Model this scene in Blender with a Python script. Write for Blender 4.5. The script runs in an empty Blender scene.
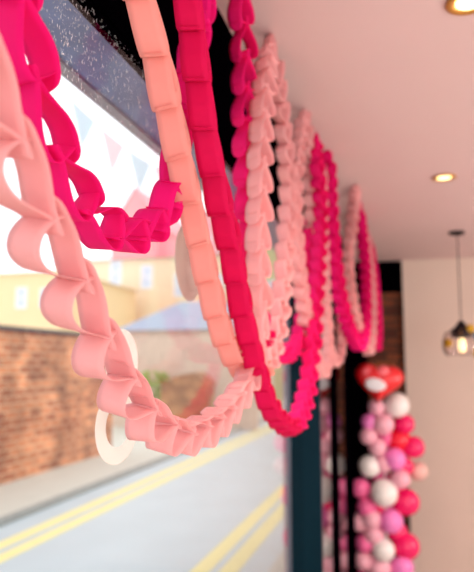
import bpy, bmesh, math, random
from mathutils import Vector, Matrix
R = math.radians
random.seed(7)
sc = bpy.context.scene
COL = sc.collection

# ------------------------------------------------------------------ camera
F = 620.0
CAM = Vector((0, 0, 1.7))
YAW, PIT = R(15.5), R(7.08)
fw = Vector((-math.sin(YAW)*math.cos(PIT), math.cos(YAW)*math.cos(PIT), math.sin(PIT)))
rt = Vector((math.cos(YAW), math.sin(YAW), 0))
up = rt.cross(fw)
cd = bpy.data.cameras.new('camera'); cam = bpy.data.objects.new('camera', cd); COL.objects.link(cam)
cam.location = CAM; cam.rotation_euler = (R(90)+PIT, 0, YAW)
cd.sensor_fit = 'HORIZONTAL'; cd.sensor_width = 36; cd.lens = 36*F/474
cd.clip_start = .02; cd.clip_end = 500
cd.dof.use_dof = True; cd.dof.focus_distance = .92; cd.dof.aperture_fstop = 4.3
sc.camera = cam

def ray(px, py):
    return fw + rt*((px-237)/F) + up*((286-py)/F)
def atX(px, py, X):
    r = ray(px, py); return CAM + r*(X/r.x)
def atY(px, py, Y):
    r = ray(px, py); return CAM + r*(Y/r.y)
def atZ(px, py, Z):
    r = ray(px, py); return CAM + r*((Z-CAM.z)/r.z)
def atD(px, py, D):
    return CAM + ray(px, py)*D

# ------------------------------------------------------------------ materials
def srgb(c):
    return tuple(((v/255)/12.92 if v/255 <= .04045 else ((v/255+.055)/1.055)**2.4) for v in c) + (1,)
def mat(name, c, rough=.6, metal=0, noise=0, nscale=20, spec=.4, trans=0, emis=None, es=0, bump=0, coat=0, sss=None):
    m = bpy.data.materials.new(name); m.use_nodes = True
    nt = m.node_tree; b = nt.nodes['Principled BSDF']
    b.inputs['Base Color'].default_value = srgb(c)
    b.inputs['Roughness'].default_value = rough
    b.inputs['Metallic'].default_value = metal
    b.inputs['Specular IOR Level'].default_value = spec
    b.inputs['Coat Weight'].default_value = coat
    if emis: b.inputs['Emission Color'].default_value = srgb(emis); b.inputs['Emission Strength'].default_value = es
    if noise or bump:
        tc = nt.nodes.new('ShaderNodeTexCoord')
        n = nt.nodes.new('ShaderNodeTexNoise'); n.inputs['Scale'].default_value = nscale; n.inputs['Detail'].default_value = 5
        nt.links.new(tc.outputs['Object'], n.inputs['Vector'])
        if noise:
            mx = nt.nodes.new('ShaderNodeMix'); mx.data_type = 'RGBA'
            d = tuple(max(0, v*(1-noise)) for v in srgb(c)[:3]) + (1,)
            l = tuple(min(1, v*(1+noise)) for v in srgb(c)[:3]) + (1,)
            mx.inputs[6].default_value = d; mx.inputs[7].default_value = l
            nt.links.new(n.outputs['Fac'], mx.inputs[0]); nt.links.new(mx.outputs[2], b.inputs['Base Color'])
        if bump:
            bp = nt.nodes.new('ShaderNodeBump'); bp.inputs['Strength'].default_value = bump; bp.inputs['Distance'].default_value = .01
            nt.links.new(n.outputs['Fac'], bp.inputs['Height']); nt.links.new(bp.outputs['Normal'], b.inputs['Normal'])
    if trans:
        out = nt.nodes['Material Output']; tr = nt.nodes.new('ShaderNodeBsdfTranslucent')
        tr.inputs['Color'].default_value = srgb(c)
        ms = nt.nodes.new('ShaderNodeMixShader'); ms.inputs[0].default_value = trans
        nt.links.new(b.outputs[0], ms.inputs[1]); nt.links.new(tr.outputs[0], ms.inputs[2]); nt.links.new(ms.outputs[0], out.inputs[0])
    return m
def brickmat(name, c1, c2, mort, axis='YZ', scale=1.0, bw=.23, rh=.075):
    m = bpy.data.materials.new(name); m.use_nodes = True
    nt = m.node_tree; b = nt.nodes['Principled BSDF']; b.inputs['Roughness'].default_value = .85
    tc = nt.nodes.new('ShaderNodeTexCoord'); sp = nt.nodes.new('ShaderNodeSeparateXYZ'); cb = nt.nodes.new('ShaderNodeCombineXYZ')
    nt.links.new(tc.outputs['Object'], sp.inputs[0])
    nt.links.new(sp.outputs[axis[0]], cb.inputs[0]); nt.links.new(sp.outputs[axis[1]], cb.inputs[1])
    br = nt.nodes.new('ShaderNodeTexBrick'); br.inputs['Scale'].default_value = scale
    br.inputs['Brick Width'].default_value = bw; br.inputs['Row Height'].default_value = rh; br.inputs['Mortar Size'].default_value = .01
    br.inputs['Color1'].default_value = srgb(c1); br.inputs['Color2'].default_value = srgb(c2); br.inputs['Mortar'].default_value = srgb(mort)
    nt.links.new(cb.outputs[0], br.inputs['Vector'])
    n = nt.nodes.new('ShaderNodeTexNoise'); n.inputs['Scale'].default_value = 2.2; n.inputs['Detail'].default_value = 6
    nt.links.new(tc.outputs['Object'], n.inputs['Vector'])
    mx = nt.nodes.new('ShaderNodeMix'); mx.data_type = 'RGBA'; mx.blend_type = 'MULTIPLY'; mx.inputs[0].default_value = .85
    rp = nt.nodes.new('ShaderNodeValToRGB'); rp.color_ramp.elements[0].position = .3; rp.color_ramp.elements[0].color = (.38, .3, .26, 1)
    rp.color_ramp.elements[1].position = .65; rp.color_ramp.elements[1].color = (1.2, 1.12, 1.0, 1)
    nt.links.new(n.outputs['Fac'], rp.inputs[0]); nt.links.new(br.outputs[0], mx.inputs[6]); nt.links.new(rp.outputs[0], mx.inputs[7])
    nt.links.new(mx.outputs[2], b.inputs['Base Color'])
    return m
def glassmat(name, ior=1.35, tint=(1, 1, 1, 1)):
    m = bpy.data.materials.new(name); m.use_nodes = True; nt = m.node_tree; nt.nodes.clear()
    o = nt.nodes.new('ShaderNodeOutputMaterial'); t = nt.nodes.new('ShaderNodeBsdfTransparent'); t.inputs[0].default_value = tint
    g = nt.nodes.new('ShaderNodeBsdfGlossy'); g.inputs['Roughness'].default_value = .02
    f0 = ((ior-1)/(ior+1))**2
    ge = nt.nodes.new('ShaderNodeNewGeometry'); dt = nt.nodes.new('ShaderNodeVectorMath'); dt.operation = 'DOT_PRODUCT'
    nt.links.new(ge.outputs['Normal'], dt.inputs[0]); nt.links.new(ge.outputs['Incoming'], dt.inputs[1])
    def mth(op, x, y=None):
        n = nt.nodes.new('ShaderNodeMath'); n.operation = op
        for i, v in enumerate((x, y)):
            if v is None: continue
            if isinstance(v, (int, float)): n.inputs[i].default_value = v
            else: nt.links.new(v, n.inputs[i])
        return n.outputs[0]
    c = mth('POWER', mth('SUBTRACT', 1.0, mth('ABSOLUTE', dt.outputs['Value'])), 5.0)
    fr = nt.nodes.new('ShaderNodeMath'); fr.operation = 'MULTIPLY_ADD'; nt.links.new(c, fr.inputs[0]); fr.inputs[1].default_value = 1-f0; fr.inputs[2].default_value = f0
    ms = nt.nodes.new('ShaderNodeMixShader'); nt.links.new(fr.outputs[0], ms.inputs[0])
    nt.links.new(t.outputs[0], ms.inputs[1]); nt.links.new(g.outputs[0], ms.inputs[2]); nt.links.new(ms.outputs[0], o.inputs[0])
    return m

PALE  = mat('pale_pink_paper', (255, 202, 202), .75, trans=.4, noise=.04, nscale=60, spec=.2)
PALE2 = mat('salmon_paper', (255, 184, 174), .75, trans=.4, noise=.04, nscale=60, spec=.2)
HOT   = mat('hot_pink_paper', (250, 20, 134), .7, trans=.3, noise=.05, nscale=60, spec=.2)
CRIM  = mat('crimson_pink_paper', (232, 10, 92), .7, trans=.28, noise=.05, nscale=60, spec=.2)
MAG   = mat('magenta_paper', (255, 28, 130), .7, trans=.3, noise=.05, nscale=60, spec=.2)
CEIL  = mat('ceiling_paint', (226, 200, 197), .8, noise=.03, nscale=2)
PLAS  = mat('plaster_paint', (228, 209, 194), .85, noise=.04, nscale=3, bump=.1)
BLACK = mat('black_paint', (2, 1, 3), .7, spec=0)
TEAL  = mat('dark_teal_paint', (0, 34, 46), .5, spec=.1, noise=.08, nscale=8)
ALU   = mat('aluminium', (150, 150, 165), .4, metal=.4)
BGLS  = mat('dark_door_glass', (6, 7, 10), .03, spec=.5); BGLS.node_tree.nodes['Principled BSDF'].inputs['IOR'].default_value = 4.0
FLOORM= mat('floor_wood', (205, 192, 184), .45, noise=.12, nscale=8)
GLASS = glassmat('window_glass', 1.17)
SOFF  = mat('slate_blue_soffit', (112, 138, 186), .6, noise=.4, nscale=9)
BRICK = brickmat('street_brick', (226, 148, 106), (164, 92, 66), (222, 190, 160), bw=.3, rh=.11)
BRICKX= brickmat('street_brick_x', (196, 140, 92), (140, 84, 52), (150, 120, 90), 'XZ')
BRICKI= brickmat('inner_brick', (150, 82, 48), (92, 46, 30), (78, 56, 42), 'XZ')
COPE  = mat('dark_coping', (74, 70, 74), .8, noise=.2)
ROAD  = mat('wet_road', (196, 208, 212), .45, noise=.1, nscale=1.5)
PAVE  = mat('paving', (206, 203, 190), .7, noise=.1, nscale=3)
KERB  = mat('kerb_stone', (160, 160, 154), .8, noise=.2, nscale=12)
YEL   = mat('yellow_line_paint', (250, 232, 160), .6, noise=.08, nscale=10)
CREAM = mat('cream_render', (252, 226, 190), .85, noise=.05, nscale=.6)
ORNG  = mat('apricot_render', (255, 222, 176), .85, noise=.06, nscale=.6)
PINKW = mat('pink_render', (250, 176, 180), .85, noise=.05)
OLIVE = mat('olive_render', (196, 196, 136), .85, noise=.1)
SLATE = mat('slate_roof', (158, 172, 190), .7, noise=.1, nscale=4)
DSLATE= mat('dark_slate_roof', (150, 148, 158), .7, noise=.1, nscale=4)
WINW  = mat('white_window_paint', (248, 248, 250), .5, noise=.02)
PANE  = mat('pale_window_pane', (214, 222, 236), .2, noise=.05)
FENCE = mat('fence_boards', (214, 190, 172), .8, noise=.22, nscale=4)
GREEN = mat('foliage', (150, 172, 96), .8, noise=.3, nscale=14)
VINYL = mat('white_vinyl', (248, 246, 240), .6, noise=.02, trans=.5)

# ------------------------------------------------------------------ mesh helpers
def tag(o, label=None, cat=None, group=None, kind=None):
    if label: o['label'] = label
    if cat: o['category'] = cat
    if group: o['group'] = group
    if kind: o['kind'] = kind
    return o
def empty(name, loc, label, cat, group=None):
    o = bpy.data.objects.new(name, None); COL.objects.link(o); o.location = loc; o.empty_display_size = .05
    return tag(o, label, cat, group)
def link(name, bm, m, parent=None, smooth=False, bevel=0):
    me = bpy.data.meshes.new(name); bmesh.ops.recalc_face_normals(bm, faces=bm.faces); bm.to_mesh(me); bm.free()
    if m: me.materials.append(m)
    if smooth:
        for p in me.polygons: p.use_smooth = True
    o = bpy.data.objects.new(name, me); COL.objects.link(o)
    if parent is not None:
        o.parent = parent; o.matrix_parent_inverse = Matrix.Translation(-Vector(parent.location))
    if bevel:
        b = o.modifiers.new('bevel', 'BEVEL'); b.width = bevel; b.segments = 2
    return o
def box(bm, x0, x1, y0, y1, z0, z1):
    r = bmesh.ops.create_cube(bm, size=1)
    for v in r['verts']:
        v.co = Vector(((x0+x1)/2+v.co.x*(x1-x0), (y0+y1)/2+v.co.y*(y1-y0), (z0+z1)/2+v.co.z*(z1-z0)))
def B(name, m, *dims, parent=None, bevel=0, kind=None):
    bm = bmesh.new(); box(bm, *dims); o = link(name, bm, m, parent, bevel=bevel)
    if kind: o['kind'] = kind
    return o
def prism(bm, pts, vec):                     # extruded polygon
    a = [bm.verts.new(p) for p in pts]; b = [bm.verts.new(Vector(p)+Vector(vec)) for p in pts]
    n = len(a); bm.faces.new(a); bm.faces.new(b[::-1])
    for i in range(n): bm.faces.new((a[i], b[i], b[(i+1) % n], a[(i+1) % n]))
def lathe(bm, c, prof, seg=24, axis=Vector((0, 0, 1))):
    rings = []
    q = Vector((0, 0, 1)).rotation_difference(axis)
    for (r, z) in prof:
        rings.append([bm.verts.new(Vector(c)+q @ Vector((max(r, 1e-4)*math.cos(2*math.pi*i/seg), max(r, 1e-4)*math.sin(2*math.pi*i/seg), z))) for i in range(seg)])
    for a, b in zip(rings, rings[1:]):
        for i in range(seg): bm.faces.new((a[i], a[(i+1) % seg], b[(i+1) % seg], b[i]))
    bm.faces.new(rings[0][::-1]); bm.faces.new(rings[-1])
def tube(bm, pts, r, seg=8):
    rings = []
    for i, p in enumerate(pts):
        p = Vector(p); a = Vector(pts[max(0, i-1)]); b = Vector(pts[min(len(pts)-1, i+1)])
        t = (b-a).normalized(); s = t.orthogonal().normalized() if abs(t.z) < .9 else t.cross(Vector((0, 1, 0))).normalized()
        u = t.cross(s)
        rings.append([bm.verts.new(p+s*r*math.cos(2*math.pi*k/seg)+u*r*math.sin(2*math.pi*k/seg)) for k in range(seg)])
    for a, b in zip(rings, rings[1:]):
        for k in range(seg): bm.faces.new((a[k], a[(k+1) % seg], b[(k+1) % seg], b[k]))
    bm.faces.new(rings[0][::-1]); bm.faces.new(rings[-1])

# ------------------------------------------------------------------ room shell
H = 2.7; FZ = -.37; WX = -.493; YB = atZ(425, 259.5, 2.7).y+.06; YR = -3.4; XR = 5.2; HB = 2.338
B('ceiling', CEIL, WX-.25, XR+.2, YR-.2, YB+.2, H, H+.2, kind='structure')
B('floor', FLOORM, WX-.25, XR+.2, YR-.2, YB+.2, FZ-.2, FZ, kind='structure')
B('wall_right', PLAS, XR, XR+.2, YR, YB, FZ, H, kind='structure')
# back wall: brick part beside the window wall, plaster to the right, dark beam above the bricks
pe = atY(403, 300, YB-.06)
B('wall_back', PLAS, pe.x, XR, YB-.06, YB+.2, FZ, H, kind='structure')
B('wall_brick', BRICKI, WX-.2, pe.x, YB, YB+.2, FZ, H, kind='structure')
bz = atY(390, 292, YB-.03).z
B('trim_1', BLACK, WX, pe.x, YB-.05, YB, bz, H, kind='structure')
B('trim_3', BLACK, WX, atY(369, 400, YB-.08).x, YB-.1, YB, FZ, H, kind='structure')
# wall behind the camera, with the open shopfront in it
B('wall_front', PLAS, WX, XR, YR-.2, YR, 2.45, H, kind='structure')
B('wall_front', PLAS, WX, 0.0, YR-.2, YR, FZ, 2.45, kind='structure')
B('wall_front', PLAS, 4.6, XR, YR-.2, YR, FZ, 2.45, kind='structure')
bm = bmesh.new(); box(bm, 0, 4.6, YR-.1, YR-.09, FZ, 2.45)
tag(link('window_2', bm, GLASS), kind='structure')
# window wall
B('wall_left', BLACK, WX-.07, WX, YR, YB, HB, H, kind='structure')
B('wall_left', PLAS, WX-.2, WX, YR, 3.1, FZ, .56, kind='structure')
PX0, PX1 = atY(291, 450, 3.1).x, atY(320.5, 450, 3.1).x
B('trim_2', TEAL, PX0, PX1, 3.1, 3.14, FZ, HB, bevel=.004, kind='structure')
B('trim_2', BLACK, PX0, WX+.03, 3.1, 3.3, HB, H, kind='structure')
wf = bpy.data.objects.new('window_1', None); COL.objects.link(wf); wf['kind'] = 'structure'; wf.location = (WX, 0, .9)
B('glass_pane', GLASS, WX-.034, WX-.028, YR, 3.1, .6, HB, parent=wf)
B('window_frame', ALU, PX0-.04, PX0-.002, 3.1, 3.16, .6, HB, parent=wf, bevel=.003)
B('window_sill', BLACK, WX-.1, WX+.03, YR, 3.1, .56, .6, parent=wf, bevel=.004)
# glazed black door beyond the post
dr = bpy.data.objects.new('door_1', None); COL.objects.link(dr); dr['kind'] = 'structure'; dr.location = (WX, 4.3, 0)
DX = WX+.03
yd = lambda px: atX(px, 470, DX).y
B('door_panel', BLACK, WX-.06, DX-.012, 3.14, YB, FZ, HB, parent=dr)
ys = [3.2, yd(333.5), yd(338.5), yd(347.5), YB-.1]
for i in (0, 2): B('door_glass', BGLS, DX-.012, DX-.006, ys[i], ys[i+1], FZ+.12, HB-.08, parent=dr)
for (ya, yb) in ((3.14, 3.2), (ys[1], ys[2]), (ys[3], ys[4])): B('door_stile', BLACK, DX-.012, DX+.002, ya, yb, FZ, HB, parent=dr)

# ------------------------------------------------------------------ outside
GZ = -.1
B('street_ground', PAVE, -60, -1.3, -25, 140, GZ-.3, GZ-.03, kind='structure')
B('road', ROAD, -4.42, -1.2, -25, 120, GZ-.06, GZ, kind='structure')
B('pavement', PAVE, -5.7, -4.52, -25, 120, GZ-.06, GZ+.07, kind='structure')
B('pavement', PAVE, -1.2, WX-.2, -25, 120, GZ-.06, GZ+.07, kind='structure')
B('kerb', KERB, -4.52, -4.42, -25, 120, GZ-.06, GZ+.075, kind='structure')
g = 'double yellow lines on the road'
for x, l in ((-3.72, 'pale yellow painted line on road, inner one of the pair by the brick wall'), (-3.98, 'pale yellow painted line on road, outer one by the far kerb'),
             (-1.82, 'pale yellow painted line on road, outer one of the pair near the shop'), (-1.58, 'pale yellow painted line on road closest to the shop window')):
    o = B('yellow_line', YEL, x-.08, x+.08, -25, 100, GZ-.002, GZ+.004); tag(o, l, 'road marking', g)
# canopy over the window, outside
cn = empty('shop_canopy', (-.7, 0, 2.5), 'slate grey canopy above the shop window, outside the wet glass', 'canopy')
B('soffit', SOFF, -.865, WX-.075, -6, 16, 2.5, 2.54, parent=cn)
B('fascia', ALU, -.905, -.865, -6, 16, 2.49, 2.72, parent=cn)
# brick wall
wl = empty('brick_wall', (-5.8, 8, GZ), 'red brown brick wall with dark coping along far side of the street', 'wall')
yw = atX(112, 440, -5.7).y; zt = atX(0, 330, -5.7).z
B('bricks', BRICK, -5.95, -5.7, -12, yw, GZ, zt, parent=wl)
B('coping', COPE, -5.99, -5.66, -12, yw+.04, zt, zt+.07, parent=wl)
# brown brick pier further down
pA, pB = atY(160, 425, 15), atY(207, 425, 15)
pr = empty('brick_pier', ((pA.x+pB.x)/2, 15.3, GZ), 'short dark brown brick pier at bend of the street', 'pier')
B('bricks', BRICKX, pA.x, pB.x, 15, 15.6, GZ, atY(180, 384, 15).z, parent=pr)
bm = bmesh.new(); zz = atY(180, 384, 15).z
prism(bm, [(pA.x-.05, 14.95, zz), (pB.x+.05, 14.95, zz), (pB.x-.3, 14.95, zz+.3), (pA.x+.5, 14.95, zz+.22)], (0, .7, 0)); link('coping', bm, BRICKX, pr)
# board fence between wall and pier
fA, fB = atY(112, 440, 16.5), atY(262, 425, 16.5); fz = atY(160, 336, 16.5).z
fn = empty('board_fence', ((fA.x+fB.x)/2, 16.5, GZ), 'pale beige vertical board fence behind the brown brick pier', 'fence')
k = fA.x; i = 0
bm = bmesh.new()
while k < fB.x-.1:
    box(bm, k, k+.2, 16.5, 16.53, GZ, fz+random.uniform(-.06, .06)); k += .215
link('boards', bm, FENCE, fn)
B('rail', FENCE, fA.x, fB.x, 16.53, 16.6, GZ+.5, GZ+.62, parent=fn); B('rail', FENCE, fA.x, fB.x, 16.53, 16.6, fz-.5, fz-.38, parent=fn)
# hedge
c = atY(154, 400, 15.8); bm = bmesh.new()
for k in range(260):
    a, b_, r_ = random.uniform(0, 6.28), random.uniform(-1, 1), random.uniform(.6, 1)
    p = Vector((c.x+math.cos(a)*.38*r_, 15.8+math.sin(a)*.3*r_, c.z+b_*.75))
    m = Matrix.Translation(p) @ Matrix.Rotation(random.uniform(0, 6), 4, 'X') @ Matrix.Rotation(random.uniform(0, 6), 4, 'Z') @ Matrix.Diagonal((.1, .06, .02, 1))
    bmesh.ops.create_icosphere(bm, subdivisions=1, radius=1, matrix=m)
h = empty('shrub', (c.x, 15.8, GZ), 'green leafy shrub between brick wall end and brown pier', 'shrub')
link('foliage', bm, GREEN, h)
bm = bmesh.new(); tube(bm, [(c.x, 15.8, GZ), (c.x, 15.8, c.z+.3)], .04); link('trunk', bm, FENCE, h)

def house(name, label, px0, px1, pytop, Y, depth, wallm, roofm, wins, roof='flat', rise=0, pyb=440, group=None):
    a, b = atY(px0, pytop, Y), atY(px1, pytop, Y); zt = (a.z+b.z)/2
    e = empty(name, ((a.x+b.x)/2, Y+depth/2, GZ), label, 'building', group)
    B('wall', wallm, a.x, b.x, Y, Y+depth, GZ, zt, parent=e)
    bm = bmesh.new()
    o = .02*(b.x-a.x)+.1
    if roof == 'gable':
        m = (a.x+b.x)/2; prism(bm, [(a.x, Y, zt), (b.x, Y, zt), (m, Y, zt+rise)], (0, depth, 0)); link('gable', bm, wallm, e)
        bm = bmesh.new(); t = .12
        prism(bm, [(a.x-o, Y-.1, zt-.1), (m, Y-.1, zt+rise), (m, Y-.1, zt+rise+t), (a.x-o, Y-.1, zt-.1+t)], (0, depth+.2, 0))
        prism(bm, [(b.x+o, Y-.1, zt-.1), (m, Y-.1, zt+rise), (m, Y-.1, zt+rise+t), (b.x+o, Y-.1, zt-.1+t)], (0, depth+.2, 0))
    else:
        v = [bm.verts.new(p) for p in ((a.x-o, Y-.2, zt), (b.x+o, Y-.2, zt), (b.x+o, Y+depth+.2, zt), (a.x-o, Y+depth+.2, zt))]
        ins = min((b.x-a.x)*.3, depth*.4)
        w = [bm.verts.new(p) for p in ((a.x+ins, Y+depth*.45, zt+rise), (b.x-ins, Y+depth*.45, zt+rise), (b.x-ins, Y+depth*.55, zt+rise), (a.x+ins, Y+depth*.55, zt+rise))]
        bm.faces.new(v[::-1]); bm.faces.new(w)
        for i in range(4): bm.faces.new((v[i], v[(i+1) % 4], w[(i+1) % 4], w[i]))
    link('roof', bm, roofm, e)
    for (wx, wy, hw, hh) in wins:
        p, q = atY(wx-hw, wy+hh, Y), atY(wx+hw, wy-hh, Y)
        f = bmesh.new(); t = (q.x-p.x)*.12
        box(f, p.x, q.x, Y-.06, Y, p.z, p.z+t); box(f, p.x, q.x, Y-.06, Y, q.z-t, q.z)
        box(f, p.x, p.x+t, Y-.06, Y, p.z+t, q.z-t); box(f, q.x-t, q.x, Y-.06, Y, p.z+t, q.z-t)
        m_ = (p.z+q.z)/2; box(f, p.x+t, q.x-t, Y-.05, Y, m_-t/2, m_+t/2)
        fo = link('window', f, WINW, e)
        pb = bmesh.new(); box(pb, p.x+t*.9, q.x-t*.9, Y-.02, Y-.005, p.z+t*.9, q.z-t*.9); po = link('pane', pb, PANE, None)
        po.parent = fo; po.matrix_parent_inverse = Matrix.Translation(-Vector(e.location))
        po.matrix_parent_inverse = Matrix.Identity(4)
    return e
house('house', 'long cream rendered building with pale grey roof across the street', 58, 262, 258, 30, 8, CREAM, DSLATE,
      [(90, 285, 5, 12), (116, 273, 6, 12), (147, 277, 6, 12), (30+150, 285, 6, 12), (218, 285, 6, 12), (240, 285, 6, 12)], rise=.7)
house('house', 'apricot rendered house with white windows above left end of brick wall', -90, 62, 275, 22, 7, ORNG, WINW,
      [(22, 298, 6, 11), (45, 298, 5, 10), (-10, 298, 6, 11), (-40, 298, 6, 11)], rise=.35)
house('house', 'small pink gabled house rising behind the cream building, left of the pink pair', 112, 158, 228, 44, 8, PINKW, PINKW,
      [(128, 226, 4, 6), (142, 226, 4, 6)], 'gable', 3.2)
house('house', 'pink gabled house with white windows seen between salmon and crimson chains', 190, 258, 232, 40, 8, PINKW, PINKW,
      [(206, 243, 5, 9), (224, 243, 6, 9), (241, 243, 5, 9)], 'gable', 2.8)
house('garage', 'low outbuilding with blue grey hipped roof behind board fence', 122, 240, 330, 19, 5, FENCE, SLATE, [(215, 350, 5, 8)], rise=1.15)
house('house', 'olive green house glimpsed beside the window post', 258, 300, 240, 26, 8, OLIVE, DSLATE, [(272, 290, 4, 10), (272, 330, 4, 10)], rise=.8)

# bunting outside
fa, fb = atD(60, 88, 4.6), atD(225, 175, 6.2)
bt = empty('bunting', fa, 'faint pale blue and pink bunting strung outside over the street', 'bunting')
pts = [fa.lerp(fb, t/20)-Vector((0, 0, .25*math.sin(math.pi*t/20))) for t in range(21)]
bm = bmesh.new(); tube(bm, pts, .004, 6); link('string', bm, WINW, bt)
FB = mat('pale_blue_cloth', (234, 246, 251), .8, trans=.6); FP = mat('pale_pink_cloth', (253, 240, 243), .8, trans=.6)
for k in range(6):
    a = pts[3*k+1]; b = pts[3*k+2]; d = (b-a).normalized(); w = .26
    bm = bmesh.new(); prism(bm, [a, a+d*w, a+d*w*.5-Vector((0, 0, .3))], d.cross(Vector((0, 0, 1)))*.003)
    link('flag', bm, (FB, FP)[k % 2], bt)

# ------------------------------------------------------------------ stickers and raindrops on the pane
GX = WX-.028
VINYLB = mat('beige_vinyl', (206, 196, 186), .6, noise=.02, trans=.2)
def disc(name, px, py, r, hole, label, cat, group=None, ry=1):
    c = atX(px, py, GX); bm = bmesh.new(); n = 48
    def ring(rr, x): return [bm.verts.new((x, c.y+rr*ry*math.cos(2*math.pi*i/n), c.z+rr*math.sin(2*math.pi*i/n))) for i in range(n)]
    o0, o1 = ring(r, GX+.0002), ring(r, GX+.0012)
    if hole: i0, i1 = ring(hole, GX+.0002), ring(hole, GX+.0012)
    for i in range(n):
        j = (i+1) % n; bm.faces.new((o0[i], o0[j], o1[j], o1[i]))
        if hole:
            bm.faces.new((i0[i], i1[i], i1[j], i0[j])); bm.faces.new((o1[i], o1[j], i1[j], i1[i])); bm.faces.new((o0[i], i0[i], i0[j], o0[j]))
    if not hole: bm.faces.new(o1); bm.faces.new(o0[::-1])
    return tag(link(name, bm, VINYL if hole else VINYLB), label, cat, group)
disc('round_sticker', 189, 262, .098, 0, 'plain off white round sticker on window glass behind the salmon chain', 'sticker')
disc('ring_sticker', 122, 362, .062, .036, 'white ring sticker on window glass, upper of two behind the pale chain', 'sticker', 'ring stickers on the window', 1.1)
disc('ring_sticker', 118, 425, .07, .04, 'white ring sticker on window glass, lower of two below the pale chain', 'sticker', 'ring stickers on the window', 1.25)
bm = bmesh.new(); GO = WX-.035
for k in range(5200):
    px = random.uniform(0, 200); py = random.uniform(-10, 190)
    lo = 50+(px-40)*.86
    if py > lo+4 or py < (px-92)*1.14+8: continue
    if random.random() > (.35 if px < 60 else .9) : continue
    p = atX(px, py, GO); r = random.uniform(.0004, .0010)
    s = random.choice((1, 1, 1, 1.6, 2.6, 5))
    bmesh.ops.create_icosphere(bm, subdivisions=1, radius=r, matrix=Matrix.Translation(p) @ Matrix.Diagonal((.7, 1, s, 1)))
DROP = mat('rain_water', (250, 252, 255), .05, spec=.9)
DROP.node_tree.nodes['Principled BSDF'].inputs['Transmission Weight'].default_value = .55
tag(link('raindrops', bm, DROP, smooth=True), 'raindrops running down the outside of the window glass', 'raindrops', kind='stuff')

# ------------------------------------------------------------------ paper chains
def link_mesh(m, seed, w=.046, bulge=.30, name='link', asym=0, side=-1, tab=.2, rnd_exp=2.0, squeeze=1.0):
    """one folded strip: free rounded tab -> straight side -> pinched end (t=1) -> bulging side -> turned back across to the tab side.
    Lengths are in pitches; the strip's width lies along x."""
    rnd = random.Random(seed)
    a = (bulge-asym)*rnd.uniform(.9, 1.1); b = (bulge+asym)*rnd.uniform(.9, 1.1)   # tab side, other side
    P = .085
    pts = [(-.03-tab, -a*.80), (-.03-tab*.5, -a*.93), (.05, -a*1.0), (.22, -a*1.02), (.42, -a*.86), (.62, -a*.52), (.80, -a*.2-.01), (.95, -.016), (1.08, -.02), (1.15, 0.0),
           (1.08, .03), (.95, .016), (.8, b*.22+.01), (.62, b*.58), (.42, b*.9), (.22, b*1.04), (.06, b*.98), (-.05, b*.72), (-.085, b*.36), (-.07, 0), (-.03, -a*.55), (.0, -a*.98), (.02, -a-.04)]
    P2 = [Vector((0, -side*y*P*squeeze, t*P)) for t, y in pts]
    P2 = [P2[0]*2-P2[1]]+P2+[P2[-1]*2-P2[-2]]; path = []
    for i in range(1, len(P2)-2):
        p0, p1, p2, p3 = P2[i-1:i+3]
        nk = 6 if i == 1 else 3
        for k in range(nk):
            t = k/nk
            path.append(.5*((2*p1)+(p2-p0)*t+(2*p0-5*p1+4*p2-p3)*t*t+(3*p1-p0-3*p2+p3)*t**3))
    path.append(P2[-2])
    N = len(path); bm = bmesh.new(); th = .0003
    cs = [-1, -.5, 0, .5, 1]; rows = []; d = 0
    sk = rnd.uniform(-.003, .003)
    for i in range(N):
        if i: d += (path[i]-path[i-1]).length
        t = (path[min(i+1, N-1)]-path[max(i-1, 0)]).normalized(); nn = Vector((0, t.z, -t.y))
        q = min(1, (d+.0012)/(w*.48)); f = (1-(1-q)**rnd_exp)**(1/rnd_exp)
        if i > N-8: f = min(f, .72 if i > N-4 else .72+.28*(N-4-i)/4)
        ro = []; ri = []
        for s_ in cs:
            p = path[i]+Vector((s_*w/2*f*squeeze, 0, sk*s_))
            ro.append(bm.verts.new(p+nn*th)); ri.append(bm.verts.new(p-nn*th))
        rows.append((ro, ri))
    for i in range(N-1):
        (o1, i1), (o2, i2) = rows[i], rows[i+1]
        for k in range(len(cs)-1):
            bm.faces.new((o1[k], o1[k+1], o2[k+1], o2[k])); bm.faces.new((i1[k+1], i1[k], i2[k], i2[k+1]))
        bm.faces.new((o1[0], o2[0], i2[0], i1[0])); bm.faces.new((o1[-1], i1[-1], i2[-1], o2[-1]))
    for (o_, i_) in (rows[0], rows[-1]):
        for k in range(len(cs)-1): bm.faces.new((o_[k], i_[k], i_[k+1], o_[k+1]))
    bmesh.ops.recalc_face_normals(bm, faces=bm.faces)
    me = bpy.data.meshes.new(name); bm.to_mesh(me); bm.free(); me.materials.append(m)
    for p in me.polygons: p.use_smooth = True
    return me
def catmull(P, n=24):
    P = [P[0]*2-P[1]]+P+[P[-1]*2-P[-2]]; out = []
    for i in range(1, len(P)-2):
        a, b, c, d = P[i-1:i+3]
        for k in range(n):
            t = k/n; out.append(.5*((2*b)+(c-a)*t+(2*a-5*b+4*c-d)*t*t+(3*b-a-3*c+d)*t**3))
    out.append(P[-2]); return out
GROUP = 'paper chains hung along the window'
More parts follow.
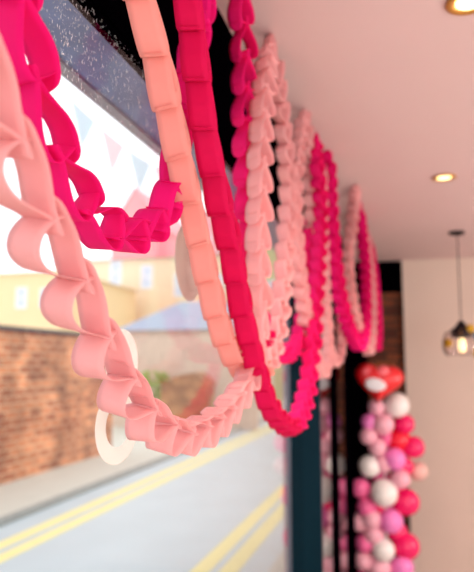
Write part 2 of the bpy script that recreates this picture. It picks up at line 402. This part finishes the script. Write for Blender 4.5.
def chain(label, m, pts, flip=False, pitch=(.085, .085), roll=0, bulge=.3, w=.046, jit=6, seed=0, asym=0, side=-1, tab=.2, rnd_exp=2.0, m2=None, split=1, cut='', bulge2=None, roll2=None):
    """pts: world points from near end to far end. flip: pinched ends point back towards the start."""
    C = catmull(pts)
    # smooth the depth wobble a little
    for _ in range(12):
        C = [C[0]]+[(C[i-1]+C[i]*2+C[i+1])/4 for i in range(1, len(C)-1)]+[C[-1]]
    L = [0]
    for a, b in zip(C, C[1:]): L.append(L[-1]+(b-a).length)
    tot = L[-1]
    def at(s):
        s = max(0, min(tot, s))
        lo = 0; hi = len(L)-1
        while hi-lo > 1:
            md = (lo+hi)//2
            if L[md] <= s: lo = md
            else: hi = md
        f = (s-L[lo])/max(1e-9, L[hi]-L[lo]); return C[lo].lerp(C[hi], f)
    root = empty('paper_chain', C[-1], label, 'paper chain', GROUP)
    kw = dict(w=w, bulge=bulge, asym=asym, side=side, tab=tab, rnd_exp=rnd_exp)
    vs = [link_mesh(m, seed*10+k, **kw) for k in range(5)]
    vs2 = [link_mesh(m2, seed*10+5+k, **dict(kw, bulge=bulge2 or bulge)) for k in range(5)] if m2 else vs
    vend = link_mesh(m, seed*10+9, **dict(kw, squeeze=.6)); vend2 = link_mesh(m2 or m, seed*10+9, **dict(kw, squeeze=.6))
    rnd = random.Random(seed); s = 0; n = 0; first = None
    inv = Matrix.Translation(-C[-1])
    while s < tot-.02:
        p = pitch[0]+(pitch[1]-pitch[0])*s/tot
        a, b = at(s), at(min(tot, s+p)); T = (b-a).normalized()
        lp = (b-a).length
        if flip: o_, T = b, -T
        else: o_ = a
        X = Vector((1, 0, 0)); A = (X-T*X.dot(T)).normalized()
        rl = roll if roll2 is None else roll+(roll2-roll)*min(1, max(0, (s/tot-.3)/.4))
        A = Matrix.Rotation(R(rl+rnd.uniform(-jit, jit)), 3, T) @ A
        T2 = (Matrix.Rotation(R(rnd.uniform(-jit, jit)*.5), 3, A) @ T)
        Nn = T2.cross(A).normalized(); A = Nn.cross(T2).normalized()
        k = p/.085
        M = Matrix(((A.x, Nn.x, T2.x, o_.x), (A.y, Nn.y, T2.y, o_.y), (A.z, Nn.z, T2.z, o_.z), (0, 0, 0, 1)))
        if first is None:
            o = bpy.data.objects.new('link', vs[0]); first = o
        else:
            o = first.copy(); o.data = (vs if s < tot*split else vs2)[rnd.randrange(5)]
        if 's' in cut and n < 1: o.data = vend
        if 'e' in cut and s+p*1.5 > tot: o.data = vend2
        COL.objects.link(o); o.parent = root
        o.matrix_parent_inverse = inv
        o.matrix_basis = M @ Matrix.Diagonal((1, max(k, .8), k, 1))
        s += p; n += 1
    return root
CX = -.37
def PX(l, X=CX): return [atX(a, b, X) for a, b in l]
def top(p, q):                                # continues an arm up to the ceiling
    d = (p-q); return p+d*((H-.02-p.z)/d.z)

# A: pale pink, runs from the upper left over the bottom and up behind the crimson one
pA = PX([(-62, -50), (-40, 0), (-22, 62), (13, 150), (49, 230), (84, 299), (106, 350), (128, 389), (152, 417), (181, 430), (211, 420), (234, 398), (249, 371), (257, 335), (258, 300), (256, 250), (258, 200), (259, 150), (261, 100), (265, 62)], -.36) + [atZ(269, 38, H-.02)]
pA = [atD(-70, -170, .5)]+pA
chain('pale pink paper chain in the left foreground, sweeping low across the window', PALE, pA, False, (.088, .07), seed=1, bulge=.32, asym=.14, roll=9, w=.044, side=-1, tab=.33, cut='e', m2=PALE, split=.6, bulge2=.42, roll2=-17)
# B: salmon
pB = PX([(122, -60), (141, 0), (154, 48), (168, 108), (181, 165), (191, 208), (201, 251), (209, 285), (215, 310), (222, 334), (230, 350), (240, 366), (254, 376), (268, 362), (277, 330), (282, 290), (286, 240), (288, 190), (284, 140), (278, 95)], -.385) + [atZ(271, 42, H-.02)]
pB = [atD(100, -150, .86)]+pB
chain('salmon paper chain hanging just left of the crimson chain', PALE2, pB, True, (.092, .066), seed=2, roll=12, bulge=.26, side=-1, tab=.04, rnd_exp=7, cut='e', m2=PALE, split=.5, bulge2=.42, roll2=15)
# C: hot pink, highest loop on the left
pC = PX([(-2, -60), (6, -10), (17, 42), (33, 100), (51, 160), (71, 200), (95, 229), (120, 240), (143, 238), (160, 222), (172, 195), (179, 150), (184, 100), (195, 50), (206, 0), (213, -50)], -.41)
pC = [top(pC[0], pC[1])]+pC; pC.append(top(pC[-1], pC[-2]))
chain('hot pink paper chain making the short loop at upper left', HOT, pC, True, (.09, .09), seed=3, bulge=.31, asym=-.08, roll=-10, w=.045, side=1, tab=.2)
# D: crimson
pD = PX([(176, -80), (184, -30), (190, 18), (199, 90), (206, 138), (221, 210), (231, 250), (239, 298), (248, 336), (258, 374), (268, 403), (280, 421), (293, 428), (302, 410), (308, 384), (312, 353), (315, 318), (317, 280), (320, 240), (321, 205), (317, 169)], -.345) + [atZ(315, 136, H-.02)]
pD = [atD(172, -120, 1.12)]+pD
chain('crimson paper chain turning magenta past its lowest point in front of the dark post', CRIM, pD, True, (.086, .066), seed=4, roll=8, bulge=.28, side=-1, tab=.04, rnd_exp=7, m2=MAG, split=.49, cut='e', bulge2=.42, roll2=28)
# E: magenta
pE = PX([(238, -30), (242, 20), (244, 60), (245, 100), (246, 140), (246, 180), (247, 220), (249, 260), (254, 300), (263, 335), (275, 352), (288, 353), (298, 342), (303, 318), (305, 290), (307, 260), (311, 225), (315, 190)], -.40) + [atZ(318, 146, H-.02)]
pE = [top(pE[0], pE[1])]+pE
chain('bright magenta paper chain between the crimson chain and the first pale pink ceiling hook', MAG, pE, True, (.088, .07), seed=5, roll=-24, roll2=24, bulge=.36, jit=10, cut='e')
# F: pale, second swag
pF = [atZ(304, 113, H-.02)]+PX([(300, 135), (296, 165), (295, 200), (296, 240), (299, 275), (304, 310), (310, 340), (318, 364), (325, 372), (328, 350), (327, 320), (325, 290), (324, 260), (322, 225)], -.375)+[atZ(322, 158, H-.02)]
chain('pale pink paper chain falling left from the second ceiling hook', PALE, pF, False, (.066, .066), seed=6, bulge=.4, w=.044, cut='se', roll=14, roll2=-14)
pG = [atZ(307, 116, H-.02)]+[atD(a, b, d) for a, b, d in [(307, 157, 2.6), (310, 193, 2.65), (313, 230, 2.7), (319, 270, 2.8), (325, 310, 2.9), (329, 345, 3.0), (334, 362, 3.12), (341, 352, 3.25), (342, 330, 3.35), (340, 300, 3.38), (337, 265, 3.38), (333, 230, 3.35)]]+[atZ(331, 172, H-.02)]
chain('pale pink paper chain falling straight down from the second ceiling hook', PALE, pG, False, (.068, .068), seed=7, bulge=.4, w=.044, cut='se', roll=14, roll2=-14)
pH = [atZ(327, 154, H-.02)]+[atD(a, b, d) for a, b, d in [(329, 172, 3.0), (330, 200, 3.0), (332, 232, 3.0), (335, 262, 3.02), (339, 292, 3.05), (346, 320, 3.12), (353, 338, 3.3), (360, 346, 3.55), (365, 330, 3.9), (366, 300, 4.0), (365, 265, 4.1), (362, 235, 4.1)]]+[atZ(358, 205, H-.02)]
chain('hot pink paper chain with a long narrow loop just beyond the second ceiling hook', HOT, pH, False, (.07, .07), seed=8, bulge=.42, w=.062, cut='se', roll=25, roll2=-25)
pI = [atZ(355, 188, H-.02)]+[atD(a, b, d) for a, b, d in [(354, 205, 3.7), (351, 228, 3.7), (348, 250, 3.72), (349, 280, 3.75), (353, 308, 3.8), (358, 328, 3.85), (365, 345, 3.9), (369, 352, 4.0), (371, 330, 4.1), (371, 300, 4.2), (369, 270, 4.3), (366, 240, 4.35)]]+[atZ(364, 225, H-.02)]
chain('pale pink paper chain from the furthest pointed ceiling hook', PALE, pI, False, (.07, .07), seed=9, bulge=.42, w=.062, cut='se', roll=25, roll2=-25)
pJ = [atZ(361, 212, H-.02)]+[atD(a, b, d) for a, b, d in [(363, 235, 4.3), (365, 260, 4.3), (368, 290, 4.35), (371, 320, 4.4), (374, 342, 4.45), (378, 350, 4.5), (379, 325, 4.6), (377, 295, 4.65), (374, 265, 4.7)]]+[atZ(370, 240, H-.02)]
chain('hot pink paper chain nearest the brick wall and balloons', MAG, pJ, False, (.07, .07), seed=10, bulge=.36, w=.055, cut='se')

# ------------------------------------------------------------------ balloons
bc = {'white': (255, 250, 246), 'light': (255, 186, 204), 'lilac': (255, 138, 212), 'pink': (255, 112, 172), 'hot': (248, 18, 108), 'red': (246, 16, 56), 'beige': (240, 196, 186)}
bmats = {k: mat('balloon_'+k, v, .25, trans=0, noise=.03, nscale=5, spec=.6) for k, v in bc.items()}
names = {'white': 'white balloon', 'light': 'light pink balloon', 'lilac': 'lilac pink balloon', 'pink': 'mid pink balloon', 'hot': 'hot pink balloon', 'red': 'red balloon', 'beige': 'beige pink balloon'}
def balloon_mesh(k):
    bm = bmesh.new(); prof = []
    for i in range(1, 15):
        a = math.pi*i/15; r = math.sin(a); z = math.cos(a)
        if z < 0: z *= 1.18; r *= 1-.12*z*z*0+0
        prof.append((r, z))
    prof = [(0, 1)]+prof+[(.06, -1.2), (.05, -1.24), (.11, -1.32), (0, -1.31)]
    lathe(bm, (0, 0, 0), prof, 24); bmesh.ops.recalc_face_normals(bm, faces=bm.faces)
    me = bpy.data.meshes.new('balloon'); bm.to_mesh(me); bm.free(); me.materials.append(bmats[k])
    for p in me.polygons: p.use_smooth = True
    return me
bmesh_by = {k: balloon_mesh(k) for k in bc}
gb = atD(385, 480, 4.9); gr = empty('balloon_garland', (gb.x, gb.y, FZ), 'column of white, pink and red balloons standing by the brick wall', 'balloon garland')
spine = bmesh.new(); tube(spine, [(gb.x, gb.y, FZ), (gb.x, gb.y, atD(385, 410, 4.9).z)], .006); link('string', spine, bmats['white'], gr)
BL = [(397, 405, 12.5, 'white', 0), (376, 407, 8.5, 'light', 0), (369, 422, 8.5, 'lilac', 0), (383, 424, 11, 'light', -.03), (405, 424, 10, 'hot', .06), (368, 436, 9, 'light', -.02),
      (414, 447, 11, 'hot', .05), (399, 440, 12, 'red', .08), (377, 447, 9, 'light', -.04), (395, 459, 11, 'lilac', -.03), (369, 466, 11, 'white', 0), (383, 463, 10, 'light', 0), (419, 471, 9.5, 'beige', .1),
      (401, 479, 9.5, 'light', -.05), (404, 466, 10, 'hot', .08), (360, 488, 10, 'pink', .02), (384, 493, 13.5, 'white', -.06), (407, 502, 13, 'hot', .02), (366, 507, 10, 'pink', 0), (359, 522, 9.5, 'light', .02), (371, 519, 10, 'light', -.03),
      (391, 521, 12, 'lilac', -.05), (380, 508, 8, 'hot', .03), (407, 546, 13, 'hot', .02), (383, 550, 11.5, 'white', -.06), (364, 543, 9.5, 'pink', 0), (373, 534, 10, 'light', -.02), (363, 560, 10, 'light', 0),
      (403, 567, 11, 'lilac', -.03), (378, 567, 12, 'light', -.02), (398, 532, 10, 'hot', .06), (395, 484, 10, 'pink', .1), (380, 478, 9, 'pink', .08), (386, 438, 10, 'pink', .1), (375, 495, 9, 'light', .1), (395, 505, 10, 'pink', .1)]
yy = 582
while yy < 720:
    for kx in (364, 378, 392, 406):
        BL.append((kx+random.uniform(-4, 4), yy+random.uniform(-5, 5), random.uniform(9, 13), random.choice(list(bc)[:6]), random.uniform(-.06, .06)))
    yy += 17
inv = Matrix.Translation(-Vector(gr.location))
ctr = lambda z: Vector((gb.x, gb.y, z))
for (x, y, r, k, dd) in BL:
    p = atD(x, y, 4.9+dd); rr = r/F*4.9
    if p.z < FZ+rr*1.1: continue
    o = bpy.data.objects.new('balloon', bmesh_by[k]); COL.objects.link(o); o.parent = gr; o.matrix_parent_inverse = inv; o['label'] = names[k]
    out = (p-ctr(p.z)); q = Vector((0, 0, 1)).rotation_difference((out+Vector((0, -.06, .02))).normalized())
    o.matrix_basis = Matrix.Translation(p) @ q.to_matrix().to_4x4() @ Matrix.Diagonal((rr, rr, rr*.96, 1))
# foil heart
FOIL = mat('red_foil', (236, 22, 34), .3, metal=.15, spec=.8, noise=.05)
FOILP = mat('heart_pink', (255, 110, 120), .35, spec=.7); FOILW = mat('heart_white', (236, 236, 240), .35, spec=.6)
hc = atD(379, 381, 4.75)
he = empty('heart_balloon', hc, 'red foil heart balloon with white oval above the balloon column', 'balloon')
def heart(sx, sz, thick, n=48, rings=7):
    bm = bmesh.new(); out = []
    for i in range(n):
        t = 2*math.pi*i/n; out.append((sx*math.sin(t)**3, sz*(13*math.cos(t)-5*math.cos(2*t)-2*math.cos(3*t)-math.cos(4*t))/17))
    for s in (-1, 1):
        rs = []
        for j in range(rings):
            k = 1-(j/rings)**1.3*1; d = thick*math.sqrt(max(0, 1-k*k)); rs.append([bm.verts.new((x*k, s*d, z*k)) for x, z in out])
        c = bm.verts.new((0, s*thick, 0))
        for a, b in zip(rs, rs[1:]):
            for i in range(n): bm.faces.new((a[i], a[(i+1) % n], b[(i+1) % n], b[i]))
        for i in range(n): bm.faces.new((rs[-1][i], rs[-1][(i+1) % n], c))
    bmesh.ops.remove_doubles(bm, verts=bm.verts, dist=1e-5)
    return bm
rotm = Matrix.Translation(hc) @ Matrix.Rotation(R(10), 4, 'Z') @ Matrix.Rotation(R(6), 4, 'Y')
bm = heart(.185, .18, .075); bmesh.ops.transform(bm, matrix=rotm, verts=bm.verts); link('foil_body', bm, FOIL, he, smooth=True)
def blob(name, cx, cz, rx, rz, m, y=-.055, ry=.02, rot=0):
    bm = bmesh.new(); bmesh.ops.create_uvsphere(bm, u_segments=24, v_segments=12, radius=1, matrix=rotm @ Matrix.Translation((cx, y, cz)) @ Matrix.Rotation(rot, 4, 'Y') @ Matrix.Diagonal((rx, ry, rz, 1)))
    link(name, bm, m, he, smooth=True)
blob('pink_lobe', -.085, .05, .055, .045, FOILP, -.043, rot=.4); blob('pink_lobe', .02, .07, .05, .05, FOILP, -.05, rot=-.5); blob('white_oval', -.03, -.025, .082, .055, FOILW, -.062)  # pink ovals and a white one set on the heart's front
bm = bmesh.new(); tube(bm, [hc+Vector((0, 0, -.16)), Vector((gb.x+.03, gb.y, atD(385, 412, 4.9).z))], .002, 6); link('ribbon', bm, FOILW, he)

# ------------------------------------------------------------------ lamps
BRASS = mat('brass', (214, 160, 80), .3, metal=.8)
DARKM = mat('dark_bronze', (34, 26, 30), .35, metal=.5)
BULB = mat('lit_bulb', (255, 240, 190), .4, emis=(255, 232, 170), es=2.2)
LENS = mat('downlight_lens', (255, 240, 200), .4, emis=(255, 226, 150), es=3.0)
JAR = glassmat('jar_glass', 1.45, (.96, .93, .93, 1))
BLU = mat('blue_glass', (40, 150, 200), .2); YLW = mat('amber_glass', (214, 170, 50), .2)
def downlight(p, label):
    e = empty('downlight', p, label, 'ceiling light', 'recessed ceiling lights')
    bm = bmesh.new(); lathe(bm, (p.x, p.y, H), [(.038, -.001), (.062, -.001), (.064, -.006), (.056, -.010), (.040, -.006), (.038, -.001)], 32); link('rim', bm, BRASS, e, smooth=True)
    bm = bmesh.new(); lathe(bm, (p.x, p.y, H), [(.037, -.0005), (.037, -.006), (.03, -.008)], 24); link('lens', bm, LENS, e)
    l = bpy.data.lights.new('downlight_lamp', 'SPOT'); l.energy = 45; l.color = (1, .86, .7); l.spot_size = R(110); l.spot_blend = .8; l.shadow_soft_size = .04
    lo = bpy.data.objects.new('downlight_lamp', l); COL.objects.link(lo); lo.location = (p.x, p.y, H-.03)
pd = atZ(444, 177, H)
downlight(pd, 'round brass rimmed recessed ceiling light above the pendant lamp')
downlight(atZ(469, 1, H), 'round brass recessed ceiling light at top right corner, cut by the frame')
def pendant(p, label, zl, watt=28):
    e = empty('pendant_lamp', (p.x, p.y, H), label, 'pendant lamp', 'pendant lamps')
    bm = bmesh.new(); lathe(bm, (p.x, p.y, H), [(.0, -.001), (.062, -.001), (.062, -.012), (.045, -.024), (.01, -.03)], 28); link('ceiling_rose', bm, DARKM, e, smooth=True)
    bm = bmesh.new(); tube(bm, [(p.x, p.y, H-.02), (p.x, p.y, zl+.12)], .004); link('cord', bm, DARKM, e)
    bm = bmesh.new(); lathe(bm, (p.x, p.y, zl), [(.012, .15), (.03, .13), (.05, .10), (.075, .085), (.078, .03), (.05, .02), (.02, .015)], 24); link('holder', bm, DARKM, e, smooth=True)
    bm = bmesh.new(); lathe(bm, (p.x, p.y, zl), [(.018, .02), (.023, .0), (.026, -.03), (.025, -.07), (.015, -.088)], 20); link('bulb', bm, BULB, e, smooth=True)
    bm = bmesh.new(); lathe(bm, (p.x, p.y, zl), [(.08, .07), (.125, .05), (.14, .0), (.14, -.07), (.12, -.11), (.118, -.108), (.137, -.07), (.137, .0), (.122, .048), (.08, .066)], 28); link('glass_jar', bm, JAR, e, smooth=True)
    for k in range(6):
        a = k*math.pi/3+.4; bm = bmesh.new()
        tube(bm, [(p.x+r*math.cos(a), p.y+r*math.sin(a), zl+z) for r, z in ((.07, .08), (.13, .055), (.145, 0), (.145, -.07), (.12, -.115))], .0035, 6)
        link('cage_wire', bm, DARKM if k % 2 else BRASS, e)
    for k, (dx, dy, dz, m) in enumerate(((.06, -.05, .085, YLW), (.11, -.05, .03, BLU), (-.1, -.02, -.02, YLW), (.1, -.03, -.09, YLW))):
        bm = bmesh.new(); bmesh.ops.create_icosphere(bm, subdivisions=2, radius=1, matrix=Matrix.Translation((p.x+dx, p.y+dy, zl+dz)) @ Matrix.Diagonal((.036, .025, .036, 1))); link('glass_bead', bm, m, e, smooth=True)
pp = atZ(457, 232, H); zl = atD(461, 341, (atZ(457, 232, H)-CAM).dot(fw)).z
pendant(pp, 'dark pendant lamp with glass jar, wire cage and lit bulb by plaster wall', zl, 10)

# ------------------------------------------------------------------ light
w = bpy.data.worlds.new('overcast'); sc.world = w; w.use_nodes = True; nt = w.node_tree
bg = nt.nodes['Background']; bg.inputs[1].default_value = 1.65
tc = nt.nodes.new('ShaderNodeTexCoord'); ns = nt.nodes.new('ShaderNodeTexNoise'); ns.inputs['Scale'].default_value = 2.5
rp = nt.nodes.new('ShaderNodeValToRGB'); rp.color_ramp.elements[0].color = (.80, .87, .94, 1); rp.color_ramp.elements[1].color = (1, 1, 1, 1)
nt.links.new(tc.outputs['Generated'], ns.inputs['Vector']); nt.links.new(ns.outputs['Fac'], rp.inputs[0]); nt.links.new(rp.outputs[0], bg.inputs[0])
def lamp(x, y, e, name='fill_light'):  # added fill light out of view, no fixture, brightens the room
    l = bpy.data.lights.new(name, 'POINT'); l.energy = e; l.color = (1, .94, .92); l.shadow_soft_size = .3
    lo = bpy.data.objects.new(name, l); COL.objects.link(lo); lo.location = (x, y, 1.4)
lamp(2.9, 3.7, 110); lamp(1.6, -.9, 85); lamp(3.2, 1.0, 65)
vs = sc.view_settings; sc.display_settings.display_device = 'sRGB'
vs.view_transform = 'Standard'; vs.look = 'None'; vs.gamma = 1; vs.use_curve_mapping = False; vs.exposure = .12
